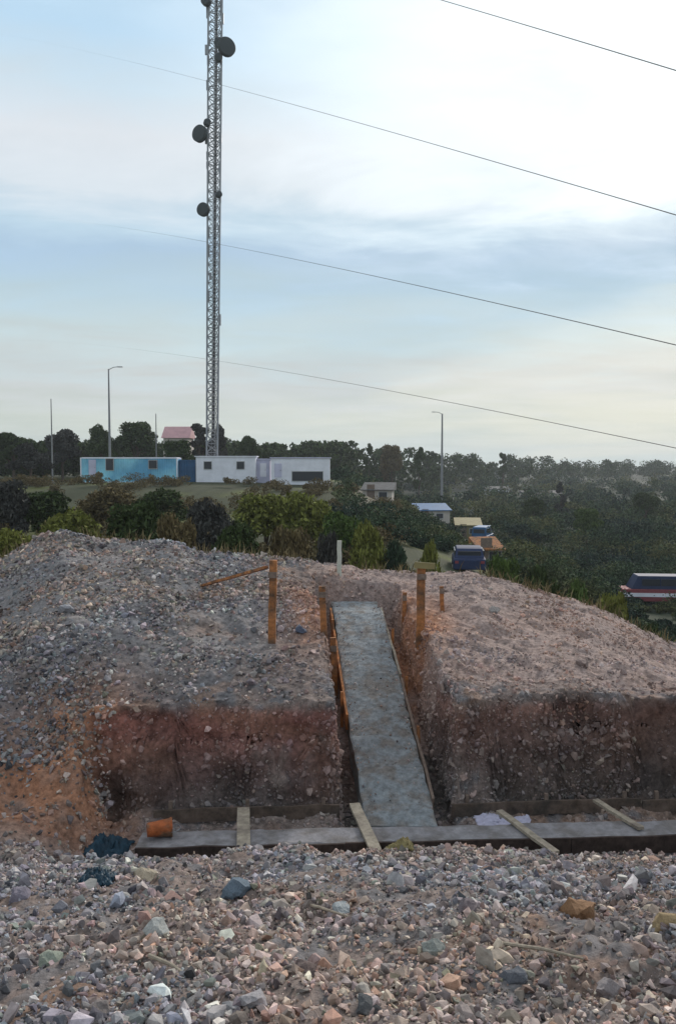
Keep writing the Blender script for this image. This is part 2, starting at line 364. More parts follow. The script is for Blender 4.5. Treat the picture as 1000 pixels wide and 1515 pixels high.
n = 900; yy = rng.uniform(9.6, 15.2, n); uu = np.where(rng.random(n) < .6, rng.choice([.38, 1.14], n) + rng.normal(0, .07, n), rng.uniform(.36, 1.18, n)); uu = np.clip(uu, .345, 1.19)
P = np.stack([uu + skew(yy), yy, slabz(np.minimum(yy, 14.6)) + np.maximum(yy - 14.6, 0) * .12 + .006], -1); sz = np.clip(rng.lognormal(math.log(.018), .5, n), .008, .06)
tag(scatter('crumbs', P, sz, [5, 4, 4, 2, 6, 3, 3, 1, 6, 1, 3]), 'earth crumbs and chippings spilled on the concrete strip', 'crumbs', kind='stuff')
# single boulders one can point to
def rock_detail(seed, col):
    vs, fs = rockmesh(seed, 22, .62); bm = bmesh.new(); bv = [bm.verts.new(v) for v in vs]
    for f in fs: bm.faces.new([bv[i] for i in f])
    bmesh.ops.subdivide_edges(bm, edges=bm.edges, cuts=3, use_grid_fill=True)
    for v in bm.verts: v.co += Vector([mnoise.noise(v.co * 5 + Vector((seed, k * 9, 0))) for k in range(3)]) * .07
    me = bpy.data.meshes.new('boulder'); bm.to_mesh(me); bm.free(); me.materials.append(M['stone'])
    a = me.color_attributes.new('tint', 'FLOAT_COLOR', 'POINT'); a.data.foreach_set('color', np.tile([*col, 1.0], len(me.vertices)))
    return me
BL = [(850, 1350, 62, (.27, .155, .085), 'large orange brown rock in the rubble at the right'),
      (985, 1372, 46, (.34, .25, .14), 'tan rock at the right edge of the foreground rubble'),
      (372, 1485, 46, (.40, .38, .39), 'pale lavender grey rock near the bottom edge of the picture'),
      (235, 1382, 44, (.42, .43, .41), 'light grey slab rock in the left part of the rubble slope'),
      (352, 1322, 50, (.13, .17, .21), 'blue grey rock just below the footing in the rubble'),
      (505, 1350, 36, (.36, .39, .40), 'small pale bluish rock in the middle of the rubble'),
      (75, 1425, 40, (.30, .33, .27), 'greenish grey rock at the left of the foreground'),
      (760, 1452, 44, (.13, .14, .16), 'dark slate grey rock at the lower right of the rubble'),
      (600, 1300, 26, (.42, .37, .30), 'beige stone close below the dark footing edge'),
      (215, 1300, 34, (.47, .40, .30), 'cream coloured stone below the orange bucket'),
      (450, 1440, 38, (.17, .13, .12), 'dark brown rock low in the middle foreground'),
      (640, 1410, 40, (.26, .28, .26), 'grey green rock right of centre in the foreground'),
      (150, 1500, 40, (.24, .21, .20), 'warm grey rock in the bottom left corner area'),
      (900, 1470, 46, (.29, .26, .26), 'pinkish grey rock in the bottom right corner area'),
      (545, 1492, 40, (.11, .115, .12), 'nearly black rock at the bottom centre'),
      (30, 1330, 36, (.22, .2, .24), 'purplish rock at the left edge of the rubble'),
      (505, 1395, 15, (.72, .72, .72), 'very small white stone in the middle of the rubble'),
      (690, 1345, 34, (.20, .17, .18), 'mauve grey rock on the rubble above the slate grey rock'),
      (100, 905, 26, (.30, .30, .32), 'grey boulder on the upper left gravel mound'),
      (445, 935, 24, (.10, .12, .17), 'dark blue grey boulder beside the tall left stake'),
      (730, 905, 22, (.40, .37, .35), 'pale boulder high on the right mound'),
      (265, 975, 22, (.46, .44, .42), 'light boulder low on the left gravel mound'),
      (860, 985, 22, (.26, .2, .18), 'brown boulder low on the right mound')]
for i, (px, py, w, c, lab) in enumerate(BL):
    p = hit(px, py); s = w * p.length / F
    o = bpy.data.objects.new('boulder', rock_detail(700 + i, c)); link(o); o.location = (p.x, p.y, p.z + s * .1); o.scale = (s, s, s)
    o.rotation_euler = (random.uniform(-.3, .3), random.uniform(-.3, .3), random.uniform(0, 6)); tag(o, lab, 'rock')

# ------------------------------------------------------------------ concrete strip up the bank
def P3(u, y, z): return (u + float(skew(y)), y, z)
root = empty('concrete_strip', (0, 0, 0)); tag(root, 'long grey concrete strip running up the bank in its own slot', 'concrete strip')
bm = bmesh.new(); NJ = 10
segs = np.arange(9.52, 15.36, .06); rows = []
prof = [(.32, -.40), (.32, -.01), (.345, .0)] + [(.345 + .84 * k / NJ, 0) for k in range(1, NJ)] + [(1.185, 0), (1.21, -.01), (1.21, -.40)]
for y in segs:
    row = []
    step = 0
    for (u, dz) in prof:
        top = dz > -.1
        w = .012 * mnoise.noise(Vector((u * 4, y * 3, 1))) + .01 * mnoise.noise(Vector((u * 15, y * 12, 4)))
        z = float(slabz(y)) + dz + (w * 1.6 if top else 0) + (.022 * math.copysign(abs(math.sin(y * 8)) ** .6, math.sin(y * 8)) * (y < 11.2) if top else 0)
        if y > 14.6: z = float(slabz(14.6)) + (y - 14.6) * .12 + dz + w * top
        row.append(bm.verts.new(P3(u + w * .7 + (.028 * mnoise.noise(Vector((y * 3, u * 2, 7))) if abs(u - .765) > .4 else 0), y, z)))
    rows.append(row)
for a, b in zip(rows, rows[1:]):
    for j in range(len(prof) - 1): bm.faces.new((a[j], b[j], b[j + 1], a[j + 1]))
bm.faces.new(rows[0]); bm.faces.new(rows[-1][::-1])
bmesh.ops.recalc_face_normals(bm, faces=bm.faces)
me = bpy.data.meshes.new('slab'); bm.to_mesh(me); bm.free(); me.materials.append(M['concrete']); o = link(bpy.data.objects.new('slab', me), root)
# side form boards
for (u, y0, y1, m, up) in [(.285, 11.6, 14.9, 'rustwood', .05), (1.235, 10.0, 12.6, 'oldboard', .01), (1.235, 12.65, 15.0, 'board', .03)]:
    mb = MB(); a = P3(u, y0, float(slabz(y0)) - .12 + up); b = P3(u, y1, float(slabz(min(y1, 14.6))) - .12 + up)
    mb.bar(a, b, .035, .26, seg=10, wob=.006); mb.build('form_board', M[m], root)
for (y, u) in [(12.0, .25), (13.1, .25), (14.1, .25), (11.2, 1.275), (12.4, 1.275), (13.8, 1.275)]:
    z = float(slabz(y)); mb = MB(); mb.bar(P3(u, y, z - .4), P3(u + random.uniform(-.02, .02), y, z + .14), .045, .045, up=Vector((0, 1, 0))); mb.build('form_peg', M['rustwood'], root)

# footing across the front
def FP(X, off, z): return (X, 8.98 + .05 * X + off, z)
root = empty('footing', (0, 8.98, -4.22)); tag(root, 'low concrete footing running across the front of the cut bank', 'footing')
bm = bmesh.new(); rows = []
for X in np.arange(-2.25, 7.0, .08):
    row = []
    for (dy, dz) in [(-.20, -.42), (-.20, -.01), (-.18, 0), (-.1, 0), (0, 0), (.1, 0), (.18, 0), (.20, -.01), (.20, -.42)]:
        w = .016 * mnoise.noise(Vector((X * 3, dy * 9, 2))) + .01 * mnoise.noise(Vector((X * 14, dy * 20, 3)))
        p = Vector(FP(X, dy + w * .6, -4.22 + dz + (w if dz > -.1 else 0))) - Vector((0, 8.98, -4.22)); row.append(bm.verts.new(p))
    rows.append(row)
for a, b in zip(rows, rows[1:]):
    for j in range(8): bm.faces.new((a[j], b[j], b[j + 1], a[j + 1]))
bm.faces.new(rows[0]); bm.faces.new(rows[-1][::-1]); bmesh.ops.recalc_face_normals(bm, faces=bm.faces)
me = bpy.data.meshes.new('concrete'); bm.to_mesh(me); bm.free(); me.materials.append(M['wetcon']); link(bpy.data.objects.new('concrete', me), root)
off = Vector((0, 8.98, -4.22))
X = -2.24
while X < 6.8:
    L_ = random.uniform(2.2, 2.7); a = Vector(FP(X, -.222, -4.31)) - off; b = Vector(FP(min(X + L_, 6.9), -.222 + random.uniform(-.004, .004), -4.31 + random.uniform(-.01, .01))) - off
    mb = MB(); mb.bar(a, b, .03, .2, seg=6, wob=.007); mb.build('form_board', M['shadeboard'], root); X += L_ + .01
# far form board as a thing
root2 = empty('timber_form', (0, 9.95, -4.32)); tag(root2, 'row of dark timber boards on edge at the foot of the cut bank', 'formwork'); off2 = Vector((0, 9.95, -4.32))
for (x0, x1) in [(-2.3, .02), (1.45, 3.9), (3.92, 6.4)]:
    mb = MB(); mb.bar(Vector((x0, 9.93 + .05 * x0, -4.38)) - off2, Vector((x1, 9.95 + .05 * x1, -4.36)) - off2, .035, .17, seg=8, wob=.008); mb.build('board', M['darkboard'], root2)
    for xp in (x0 + .2, (x0 + x1) / 2, x1 - .2):
        mb = MB(); mb.bar(Vector((xp, 9.975 + .05 * xp, -4.75)) - off2, Vector((xp, 9.975 + .05 * xp, -4.2)) - off2, .045, .045, up=Vector((0, 1, 0))); mb.build('peg', M['oldboard'], root2)
# cross boards
for (a, b, w, lab) in [((360, 1196), (361, 1262), .15, 'pale upright looking board laid across the footing left of the concrete strip'),
                       ((524, 1190), (562, 1272), .13, 'pale board laid across the footing at the foot of the concrete strip'),
                       ((738, 1200), (822, 1262), .085, 'narrow pale board slanting across the footing right of the concrete strip'),
                       ((880, 1184), (948, 1226), .08, 'narrow grey board slanting across the trench farthest to the right')]:
    zt = -4.185
    def onz(p, z): d = ray(*p); return d * (z / d.z)
    A_, B_ = onz(a, zt), onz(b, zt); o = MB().bar(A_, B_, w, .035, seg=6, wob=.003).build('cross_board', M['board']); tag(o, lab, 'board', 'boards laid across the trench')
# nail block post at end of footing
# ------------------------------------------------------------------ orange stakes
def stake(px, pyb, pyt, w, lab, lean=0, m='rustwood', name='timber_stake', cap=True):
    p = hit(px, pyb); h = (pyb - pyt) * p.length / F; r = empty(name, p); tag(r, lab, 'stake')
    mb = MB(); mb.bar((0, 0, -.3), (lean, 0, h), w, w * .7, up=Vector((0, 1, 0)), seg=6, wob=.005); mb.build('post', M[m], r)
    if cap: mb = MB(); mb.box((lean * .8, -w * .35 - .014, h * .82), (w * 1.15, .022, .09)); mb.build('cleat', M['oldboard'], r)
    return p, h
pa, ha = stake(402, 948, 830, .115, 'tall orange brown timber stake left of the concrete strip', .03)
pb, hb = stake(480, 935, 868, .10, 'short ochre timber stake at the left edge of the concrete strip', -.04)
pc, hc = stake(621, 945, 838, .13, 'tall orange timber stake right of the concrete strip', .02)
pd, hd = stake(497, 1030, 945, .09, 'orange stained stake leaning against the lower left side of the concrete strip', -.05)
pe, he = stake(502, 850, 800, .09, 'thin pale painted marker peg above the head of the concrete strip', 0, 'pale', 'marker_peg', False)
pf, hf = stake(596, 925, 880, .07, 'small brown peg just left of the tall right stake', .03)
stake(655, 905, 868, .07, 'small brown peg between the right stake and the mound crest', -.03)
p1 = hit(300, 868); o = MB().bar(p1 + Vector((0, 0, .02)), pa + Vector((-.09, .1, ha * .9)), .09, .04, seg=8, wob=.004).build('brace_rail', M['rustwood'])
tag(o, 'orange brown rail sloping from the gravel up to the tall left stake', 'rail')
p2 = hit(615, 838, 3, 30)
# sign-like orange head on right stake
o = MB().box((0, 0, 0), (.34, .025, .1)).build('marker_board', M['yellow']); o.location = pc + Vector((.06, -.075, hc - .03)); o.rotation_euler = (0, .08, .1)
tag(o, 'small yellowish board nailed on top of the right orange stake', 'board')

# ------------------------------------------------------------------ bucket, tarp, scraps
r = empty('orange_bucket', (-2.03, 8.92, -4.22), .3); r.scale = (.85, .72, .72); tag(r, 'dented orange bucket lying on the left end of the footing', 'bucket')
mb = MB(); n = 28; pts = []
vs = []; fs = []
for k, (y, ra) in enumerate([(0, .10), (0, .11), (.16, .125), (.3, .145), (.31, .155), (.325, .155), (.325, .138), (.16, .118), (.015, .10)]):
    for j in range(n):
        t = 2 * math.pi * j / n; vs.append((y - .16, ra * math.cos(t), .15 + ra * math.sin(t) * (.92 if math.sin(t) > 0 else 1)))
for k in range(8):
    for j in range(n): fs.append((k * n + j, k * n + (j + 1) % n, k * n + n + (j + 1) % n, k * n + n + j))
fs.append(tuple(range(n - 1, -1, -1))); fs.append(tuple(8 * n + j for j in range(n)))
mb.add(vs, fs).build('shell', M['orange'], r)
mb = MB(); mb.tube([(.15, .15 * math.cos(t), .15 + .15 * math.sin(t)) if 0 else (.15 + .13 * math.sin(t), .155 * math.cos(t), .13) for t in np.linspace(0, math.pi, 14)], .005, 6).build('handle', M['steel'], r)
def cloth(name, px, py, sx, sy, hz, m, lab, cat, seed):
    p = hit(px, py); g = 34; vs = []; fs = []
    for i in range(g):
        for j in range(g):
            x = (i / (g - 1) - .5) * sx; y = (j / (g - 1) - .5) * sy
            x += .06 * sx * mnoise.noise(Vector((i * .2, j * .2, seed))); y += .12 * sy * mnoise.noise(Vector((i * .25, j * .2, seed + 5)))
            e = min(1, 2.2 * (1 - max(abs(i / (g - 1) - .5), abs(j / (g - 1) - .5)) * 2))
            z = hz * e * (.7 + .9 * abs(mnoise.noise(Vector((i * .16, j * .16, seed + 9))))) + .05 * abs(mnoise.noise(Vector((i * .5, j * .5, seed)))) 
            vs.append((x, y, min(H(p.x + x, p.y + y), p.z + .05) - p.z + z + .012))
    for i in range(g - 1):
        for j in range(g - 1): fs.append((i * g + j, i * g + g + j, i * g + g + j + 1, i * g + j + 1))
    o = MB().add(vs, fs).build(name, M[m], smooth=True); o.location = p
    s = o.modifiers.new('s', 'SOLIDIFY'); s.thickness = .006; s.offset = 1; tag(o, lab, cat); return o
cloth('blue_tarp', 160, 1262, .5, .42, .11, 'tarp', 'dark blue crumpled plastic sheet beside the orange bucket', 'tarpaulin', 3)
cloth('blue_rag', 146, 1306, .26, .22, .06, 'tarp', 'small dark blue rag in the rubble below the crumpled sheet', 'rag', 8)
cloth('plastic_sheet', 745, 1222, .7, .3, .03, 'lav', 'thin pale lavender plastic sheet lying behind the footing', 'plastic sheet', 13)
cloth('yellow_sack', 590, 1256, .3, .2, .05, 'yellow', 'ochre sack lying on the ground at the foot of the concrete strip', 'sack', 15)
# sticks in the rubble
for (px, py, L_, an, lab) in [(470, 1345, .55, -.7, 'thin weathered stick in the middle of the foreground rubble'), (250, 1440, .45, -.9, 'short stick lying on rubble at lower left'), (800, 1420, .5, -.8, 'grey stick lying on rubble at the right')]:
    p = hit(px, py); d = Vector((math.cos(an), math.sin(an), 0)); a_ = p - d * L_ / 2; b_ = p + d * L_ / 2
    a_.z = H(a_.x, a_.y) + .03; b_.z = H(b_.x, b_.y) + .03
    tag(MB().tube([a_, a_.lerp(b_, .5) + Vector((.01, 0, .01)), b_], [.012, .010, .006], 7).build('stick', M['board']), lab, 'stick')

# ------------------------------------------------------------------ vegetation
def leaves(nl, blobs, size, shape=1.4, seed=0):
    r = np.random.default_rng(seed); bl = np.array(blobs); w = bl[:, 3] * bl[:, 4] * bl[:, 5]; w = w ** .75
    k = r.choice(len(bl), nl, p=w / w.sum()); d = r.normal(size=(nl, 3)); d /= np.linalg.norm(d, axis=1)[:, None]
    rad = r.uniform(.35, 1.06, (nl, 1)) ** .6; c = bl[k, :3] + d * rad * bl[k, 3:6]
    a = r.normal(size=(nl, 3)); a /= np.linalg.norm(a, axis=1)[:, None]; b = np.cross(a, r.normal(size=(nl, 3))); b /= np.linalg.norm(b, axis=1)[:, None]
    s = size * r.uniform(.5, 1.4, (nl, 1)); a = a * s * shape; b = b * s
    V = np.stack([c - a * .5, c + b * .4, c + a * .5, c - b * .4], 1).reshape(-1, 3); return V
def crown_blobs(rad, hgt_, base, n, seed, spread=1.0):
    r = random.Random(seed); out = []
    for i in range(n):
        t = r.random(); ang = r.uniform(0, 6.28); rr = rad * spread * math.sqrt(r.random()) * (1 - .55 * t)
        s = rad * r.uniform(.22, .42); out.append((rr * math.cos(ang), rr * math.sin(ang), base + hgt_ * t, s * 1.15, s * 1.15, s * .8))
    return out
def treemeshes(kind, seed):
    r = random.Random(seed)
    if kind == 'shrub': bl = crown_blobs(1.0, 1.0, .35, 22, seed); V = leaves(4200, bl, .085, 1.8, seed)
    elif kind == 'round': bl = crown_blobs(2.4, 3.2, 2.6, 22, seed); V = leaves(7000, bl, .21, 1.4, seed)
    else: bl = crown_blobs(1.4, 4.6, 2.4, 20, seed); V = leaves(5200, bl, .2, 1.4, seed)
    Q = np.arange(len(V)).reshape(-1, 4); me_o = npmesh('crown', V, Q, LG[0]); me = me_o.data; bpy.data.objects.remove(me_o)
    mb = MB()
    if kind == 'shrub':
        for k in range(6): b = bl[k]; mb.tube([(0, 0, -.2), (b[0] * .4, b[1] * .4, b[2] * .5), b[:3]], [.03, .02, .008], 5)
    else:
        top = 4.2; mb.tube([(0, 0, -.4), (.05, 0, 1.2), (.0, .1, 2.6), (.1, 0, top)], [.2, .16, .12, .05], 8)
        for k in range(7): b = bl[k]; z0 = r.uniform(1.6, 3); mb.tube([(0, 0, z0), (b[0] * .5, b[1] * .5, (z0 + b[2]) / 2 + .2), b[:3]], [.08, .05, .02], 5)
    t = mb.build('trunk', M['bark']); tm = t.data; bpy.data.objects.remove(t)
    return me, tm
TM = {k: [treemeshes(k, s) for s in range(3)] for k in ('shrub', 'round', 'tall')}
def plant(kind, var, p, sx, sz, leaf, name, label, cat, group=None):
    cm, tm = TM[kind][var % 3]; r = empty(name, p, random.uniform(0, 6)); r.scale = (sx, sx, sz)
    key = (cm.name, leaf); 
    if key not in plant.c: c2 = cm.copy(); c2.materials.clear(); c2.materials.append(LG[leaf]); plant.c[key] = c2
    link(bpy.data.objects.new('foliage' if kind == 'shrub' else 'crown', plant.c[key]), r); link(bpy.data.objects.new('stem' if kind == 'shrub' else 'trunk', tm), r)
    return tag(r, label, cat, group)
plant.c = {}
def plant_px(kind, var, px, pytop, Y, wpx, leaf, name, label, cat, group=None):
    d = ray(px, pytop); d /= d.y; X = d.x * Y; z0 = H(X, Y); zt = d.z * Y; hh = max(.4, zt - z0)
    nat = {'shrub': (1.25, 1.55), 'round': (2.9, 6.3), 'tall': (1.8, 7.4)}[kind]
    plant(kind, var, (X, Y, z0), wpx * Y / F / 2 / nat[0], hh / nat[1], leaf, name, label, cat, group)
SH = [(20, 782, 24, 95, 1, 'olive green bush at the left edge behind the gravel mound'),
      (105, 752, 32, 130, 1, 'wide olive bush behind the peak of the gravel mound'),
      (200, 745, 30, 120, 0, 'dark green bush between olive bush and dry bush behind the left mound'),
      (262, 760, 26, 80, 3, 'dry brown bush behind the left mound'),
      (310, 738, 36, 110, 5, 'dusky purple grey bush below the white cabin'),
      (392, 732, 44, 125, 1, 'broad olive bush below the white cabin and lavender hut'),
      (450, 728, 42, 110, 1, 'yellowish green bush below the lavender cabin'),
      (350, 770, 26, 95, 0, 'dark low bush above the sloping orange rail'),
      (430, 782, 27, 95, 3, 'brownish green bush behind the tall left stake'),
      (505, 757, 38, 90, 2, 'mid green bush above the marker peg'),
      (545, 770, 30, 80, 1, 'olive bush right of the marker peg'),
      (485, 790, 25, 50, 5, 'small dusky blue grey bush just above the marker peg'),
      (585, 800, 30, 60, 4, 'grey green bush left of the navy car'),
      (640, 800, 28, 60, 1, 'small olive bush above the right stake'),
      (745, 826, 27, 75, 2, 'green bush behind the crest right of the navy car'),
      (800, 838, 27, 80, 0, 'dark green bush behind the right mound crest'),
      (850, 858, 26, 80, 2, 'mid green bush behind the right mound where it slopes down'),
      (905, 880, 26, 70, 1, 'olive bush low behind the right mound'),
      (950, 925, 24, 80, 0, 'dark bush near the right edge behind the mound'),
      (995, 950, 24, 80, 2, 'green bush at the right edge of the picture behind the mound'),
      (60, 728, 48, 120, 0, 'tall dark bush left of the light blue cabin'),
      (160, 722, 52, 110, 3, 'brown bush below the light blue cabin'),
      (235, 722, 54, 110, 0, 'dark bush below the dark blue container'),
      (5, 712, 46, 100, 5, 'dusky bush at the left edge below the trees')]
for i, (px, py, Y, w, lf, lab) in enumerate(SH): plant_px('shrub', i, px, py, Y, w, lf, 'bush', lab, 'bush')
TR = [('round', 92, 634, 130, 62, 5, 'round dark tree leftmost of the trees above the light blue cabin'),
      ('round', 150, 628, 132, 55, 0, 'dark round tree behind the tall thin lighting pole'),
      ('round', 203, 624, 134, 78, 0, 'broad dark tree left of the pink roof'),
      ('tall', 295, 622, 120, 42, 5, 'narrow dusky tree left of the mast foot'),
      ('round', 322, 628, 121, 34, 5, 'small dusky tree right of the mast foot'),
      ('round', 262, 651, 112, 60, 0, 'low dark tree in front of the pink roofed house'),
      ('round', 368, 644, 140, 40, 0, 'small dark tree above the white cabin'),
      ('tall', 545, 655, 190, 22, 0, 'slim dark tree on the skyline right of the cabins'),
      ('round', 580, 658, 200, 46, 3, 'brownish round tree on the skyline'),
      ('tall', 620, 657, 200, 22, 0, 'slim dark tree left of the short lamp pole'),
      ('round', 790, 735, 130, 46, 0, 'dark tree standing out of the scrub below the far pale sheds'),
      ('round', 868, 752, 105, 52, 2, 'green tree standing out of the scrub left of the minibus'),
      ('round', 955, 728, 140, 50, 0, 'dark tree standing out of the scrub above the minibus'),
      ('tall', 830, 712, 150, 24, 5, 'slim dusky tree rising from the scrub on the plain'),
      ('tall', 744, 668, 260, 18, 0, 'slim tree standing out on the skyline at right'),
      ('round', 20, 640, 120, 80, 0, 'dark tree at the left edge of the skyline'),
      ('round', 45, 655, 100, 70, 5, 'lower dusky tree beside the left edge tree')]
for i, (k, px, py, Y, w, lf, lab) in enumerate(TR): plant_px(k, i, px, py, Y, w, lf, 'tree', lab, 'tree')
def wood(name, pts, size, label, leafm, dens=260, seed=5, far=True):
    Vs = []; r = random.Random(seed)
    for i, (X, Y, hh, rad) in enumerate(pts):
        z = H(X, Y); bl = crown_blobs(rad, hh * .75, hh * .2, 8, seed * 100 + i)
        q_ = min(1.6, max(.45, Y / 140)) if far else 1; v = leaves(int(dens / q_), bl, size * q_, 1.3, seed * 100 + i); v += np.array([X, Y, z]); Vs.append(v)
    V = np.concatenate(Vs); return tag(npmesh(name, V, np.arange(len(V)).reshape(-1, 4), leafm), label, 'wood', kind='stuff')
pts = []
pyt = [(-60, 645), (0, 648), (60, 656), (240, 656), (350, 655), (430, 660), (500, 655), (560, 662), (620, 668), (700, 674), (800, 681), (900, 684), (1060, 688)]
for i in range(430):
    px = random.uniform(-60, 1060) if i < 300 else random.uniform(-60, 520); q = np.interp(px, [-60, 500, 700, 1060], [125, 180, 300, 480]) * random.uniform(.95, 1.3)
    t = np.interp(px, [a for a, _ in pyt], [b for _, b in pyt]) + random.uniform(-5, 7); d = ray(px, t); d /= d.y
    X = d.x * q; hh = max(2.5, d.z * q - H(X, q)); pts.append((X, q, hh, random.uniform(2.2, 3.6) * (q / 170) ** .6))
wood('woodland', pts, .48, 'dark line of distant trees along the horizon', LG[0], 420, 6)
pts = []
for i in range(900):
    px = random.uniform(500, 1120); Y = 50 * 7 ** random.random(); X = (px - 500) / F * Y
    if abs(px - 965) < 60 and 46 < Y < 65: continue
    lowp = 585 < px < 745 and Y < 122
    if lowp and random.random() < .5: continue
    if 515 < px < 585 and 70 < Y < 110: continue
    k = .22 if lowp else .45 if px < 620 else (.75 if Y < 90 else 1); pts.append((X, Y, k * random.uniform(1.2, 3.0) * (1 + Y / 300), (.6 + .4 * k) * random.uniform(1.2, 2.6) * (1 + Y / 250)))
for i in range(120):
    px = random.uniform(880, 1120); Y = random.uniform(42, 64); pts.append(((px - 500) / F * Y, Y, random.uniform(.2, .5), random.uniform(.5, 1.1)))
wood('scrub', pts, .32, 'dark green scrub covering the low plain at the right', LG[4], 420, 7)
pts = []
for i in range(170):
    px = random.uniform(-60, 600); Y = random.uniform(28, 95); X = (px - 500) / F * Y; pts.append((X, Y, random.uniform(.5, 1.3), random.uniform(.8, 1.8)))
wood('undergrowth', pts, .12, 'low undergrowth between the mound and the cabins', LG[3], 700, 8, False)
# weeds / dry grass along the crest
n = 5200; X = rng.uniform(-9, 10, n); Y = rng.uniform(16.6, 20, n); keep = fbm(X * .8, Y * .8, 0, 611, 3) > -.05; X, Y = X[keep], Y[keep]
n = len(X); Z = hgt(X, Y); a = rng.uniform(0, 6.28, n); hh = rng.uniform(.08, .34, n); lean = rng.normal(0, .1, (n, 2)); w = .012
b = np.stack([X, Y, Z - .02], -1); dx = np.stack([np.cos(a) * w, np.sin(a) * w, a * 0], -1); mid = b + np.stack([lean[:, 0] * .4, lean[:, 1] * .4, hh * .6], -1); tp = b + np.stack([lean[:, 0], lean[:, 1], hh], -1)
V2 = np.stack([b - dx, b + dx, mid + dx * .8, mid - dx * .8, mid - dx * .8, mid + dx * .8, tp + dx * .1, tp - dx * .1], 1).reshape(-1, 3)
tag(npmesh('dry_grass', V2, np.arange(len(V2)).reshape(-1, 4), dry), 'dry grass and weeds along the crest of the mounds', 'grass', kind='stuff')

# ------------------------------------------------------------------ cabins and containers
def container(x0, x1, Y, pyt, m, label, kind, name, cat, win=(), zb=None, roofm=None):
    a = at(x0, pyt, Y); b = at(x1, pyt, Y); W = b.x - a.x; zt = a.z; base = min(H(a.x, Y), H(b.x, Y), H(b.x, Y + 2.5)) - .05 if zb is None else zb
    h = max(2.6, zt - base); D = 2.5; r = empty(name, (a.x, Y, base)); tag(r, label, cat)
    mb = MB()
    if kind == 'corr':
        n = int(W / .28) * 4; prof = []
        for i in range(n + 1):
            ph = i % 4; prof.append((W * i / n, .045 if ph in (1, 2) else 0))
        vs = []; fs = []
        for (x, y) in prof: vs += [(x, y, .15), (x, y, h - .12)]
        for i in range(n): fs.append((2 * i, 2 * i + 2, 2 * i + 3, 2 * i + 1))
        k = len(vs); vs += [(0, D, .15), (0, D, h - .12), (W, D, .15), (W, D, h - .12)]
        fs += [(0, 1, k + 1, k), (2 * n, k + 2, k + 3, 2 * n + 1), (k, k + 1, k + 3, k + 2)]; mb.add(vs, fs)
        mb.build('wall', m, r)
        fr = MB()
        for x in (0, W): 
            for y in (-.01, D): fr.box((x, y, h / 2), (.14, .14, h))
        for z in (.08, h - .06):
            for y in (-.01, D): fr.box((W / 2, y, z), (W - .144, .1, .13))
            for x in (0, W): fr.box((x, D / 2, z), (.1, D - .16, .13))
        fr.build('frame', roofm or m, r); MB().box((W / 2, D / 2, h + .02), (W - .2, D - .2, .05)).build('roof', roofm or m, r)
    else:
        MB().box((W / 2, D / 2, h / 2), (W, D, h)).build('wall', m, r)
        MB().box((W / 2, D / 2, h + .062), (W + .3, D + .3, .12)).build('roof', roofm or m, r)
    for (fx, w, z0, z1, kd) in win:
        if kd == 'door':
            d_ = MB().box((fx * W, -.045, (z0 + z1) / 2), (w, .05, z1 - z0)).build('door', M['lav'] if m is not M['lav'] else M['white'], r); MB().box((fx * W + w * .35, -.085, (z0 + z1) / 2), (.12, .03, .04)).build('handle', M['rubber'], d_)
        else:
            f_ = MB().box((fx * W, -.04, (z0 + z1) / 2), (w + .14, .05, z1 - z0 + .14)).build('window', M['lamp'], r)
            MB().box((fx * W, -.075, (z0 + z1) / 2), (w, .03, z1 - z0)).build('pane', M['glass'], f_)
    return r
zb0 = -3.0
container(120, 262, 100, 677, M['ltblue'], 'long light blue site cabin with pale roof edge at the left end of the row', 'corr', 'site_cabin', 'cabin', [(.3, .9, 1.6, 3.0, 'win'), (.12, .9, .9, 2.9, 'door'), (.75, 1.0, 1.8, 2.8, 'win')], roofm=M['white'])
container(264, 288, 101, 681, M['dkblue'], 'short dark blue container between the light blue and white cabins', 'corr', 'container', 'container', [])
container(290, 378, 100, 676, M['white'], 'white site cabin in the middle of the row below the mast', 'flat', 'site_cabin', 'cabin', [(.2, .9, 1.8, 2.7, 'win'), (.75, .9, 1.8, 2.7, 'win')])
container(380, 399, 101.5, 680, M['lav'], 'narrow grey lavender hut between the two pale cabins', 'flat', 'storage_hut', 'hut', [(.5, .8, .9, 2.6, 'door')])
container(401, 488, 100, 678, M['white'], 'pale lavender white cabin with a long dark window at the right end of the row', 'flat', 'site_cabin', 'cabin', [(.62, 3.8, .75, 1.9, 'win'), (.12, .9, 1.2, 2.9, 'door')], roofm=M['lav'])
# house with pink roof
a = at(240, 640, 125); r = empty('house', (a.x, 125, H(a.x, 125))); tag(r, 'small house with a pink gabled roof above the cabins', 'house')
zt = at(240, 630, 125).z - r.location.z; ze = at(240, 648, 125).z - r.location.z; W = 40 * 125 / F
MB().box((W / 2, 2.5, ze / 2), (W * .9, 5, ze)).build('wall', M['cream'], r)
MB().prism([(-.3, ze), (5.3, ze), (2.5, zt)], -.1, W + .1, 'x').build('roof', M['roofpink'], r)
f_ = MB().box((W * .3, -.03, ze - 1.4), (1.1, .06, 1.2)).build('window', M['lamp'], r); MB().box((W * .3, -.07, ze - 1.4), (.95, .03, 1.05)).build('pane', M['glass'], f_)

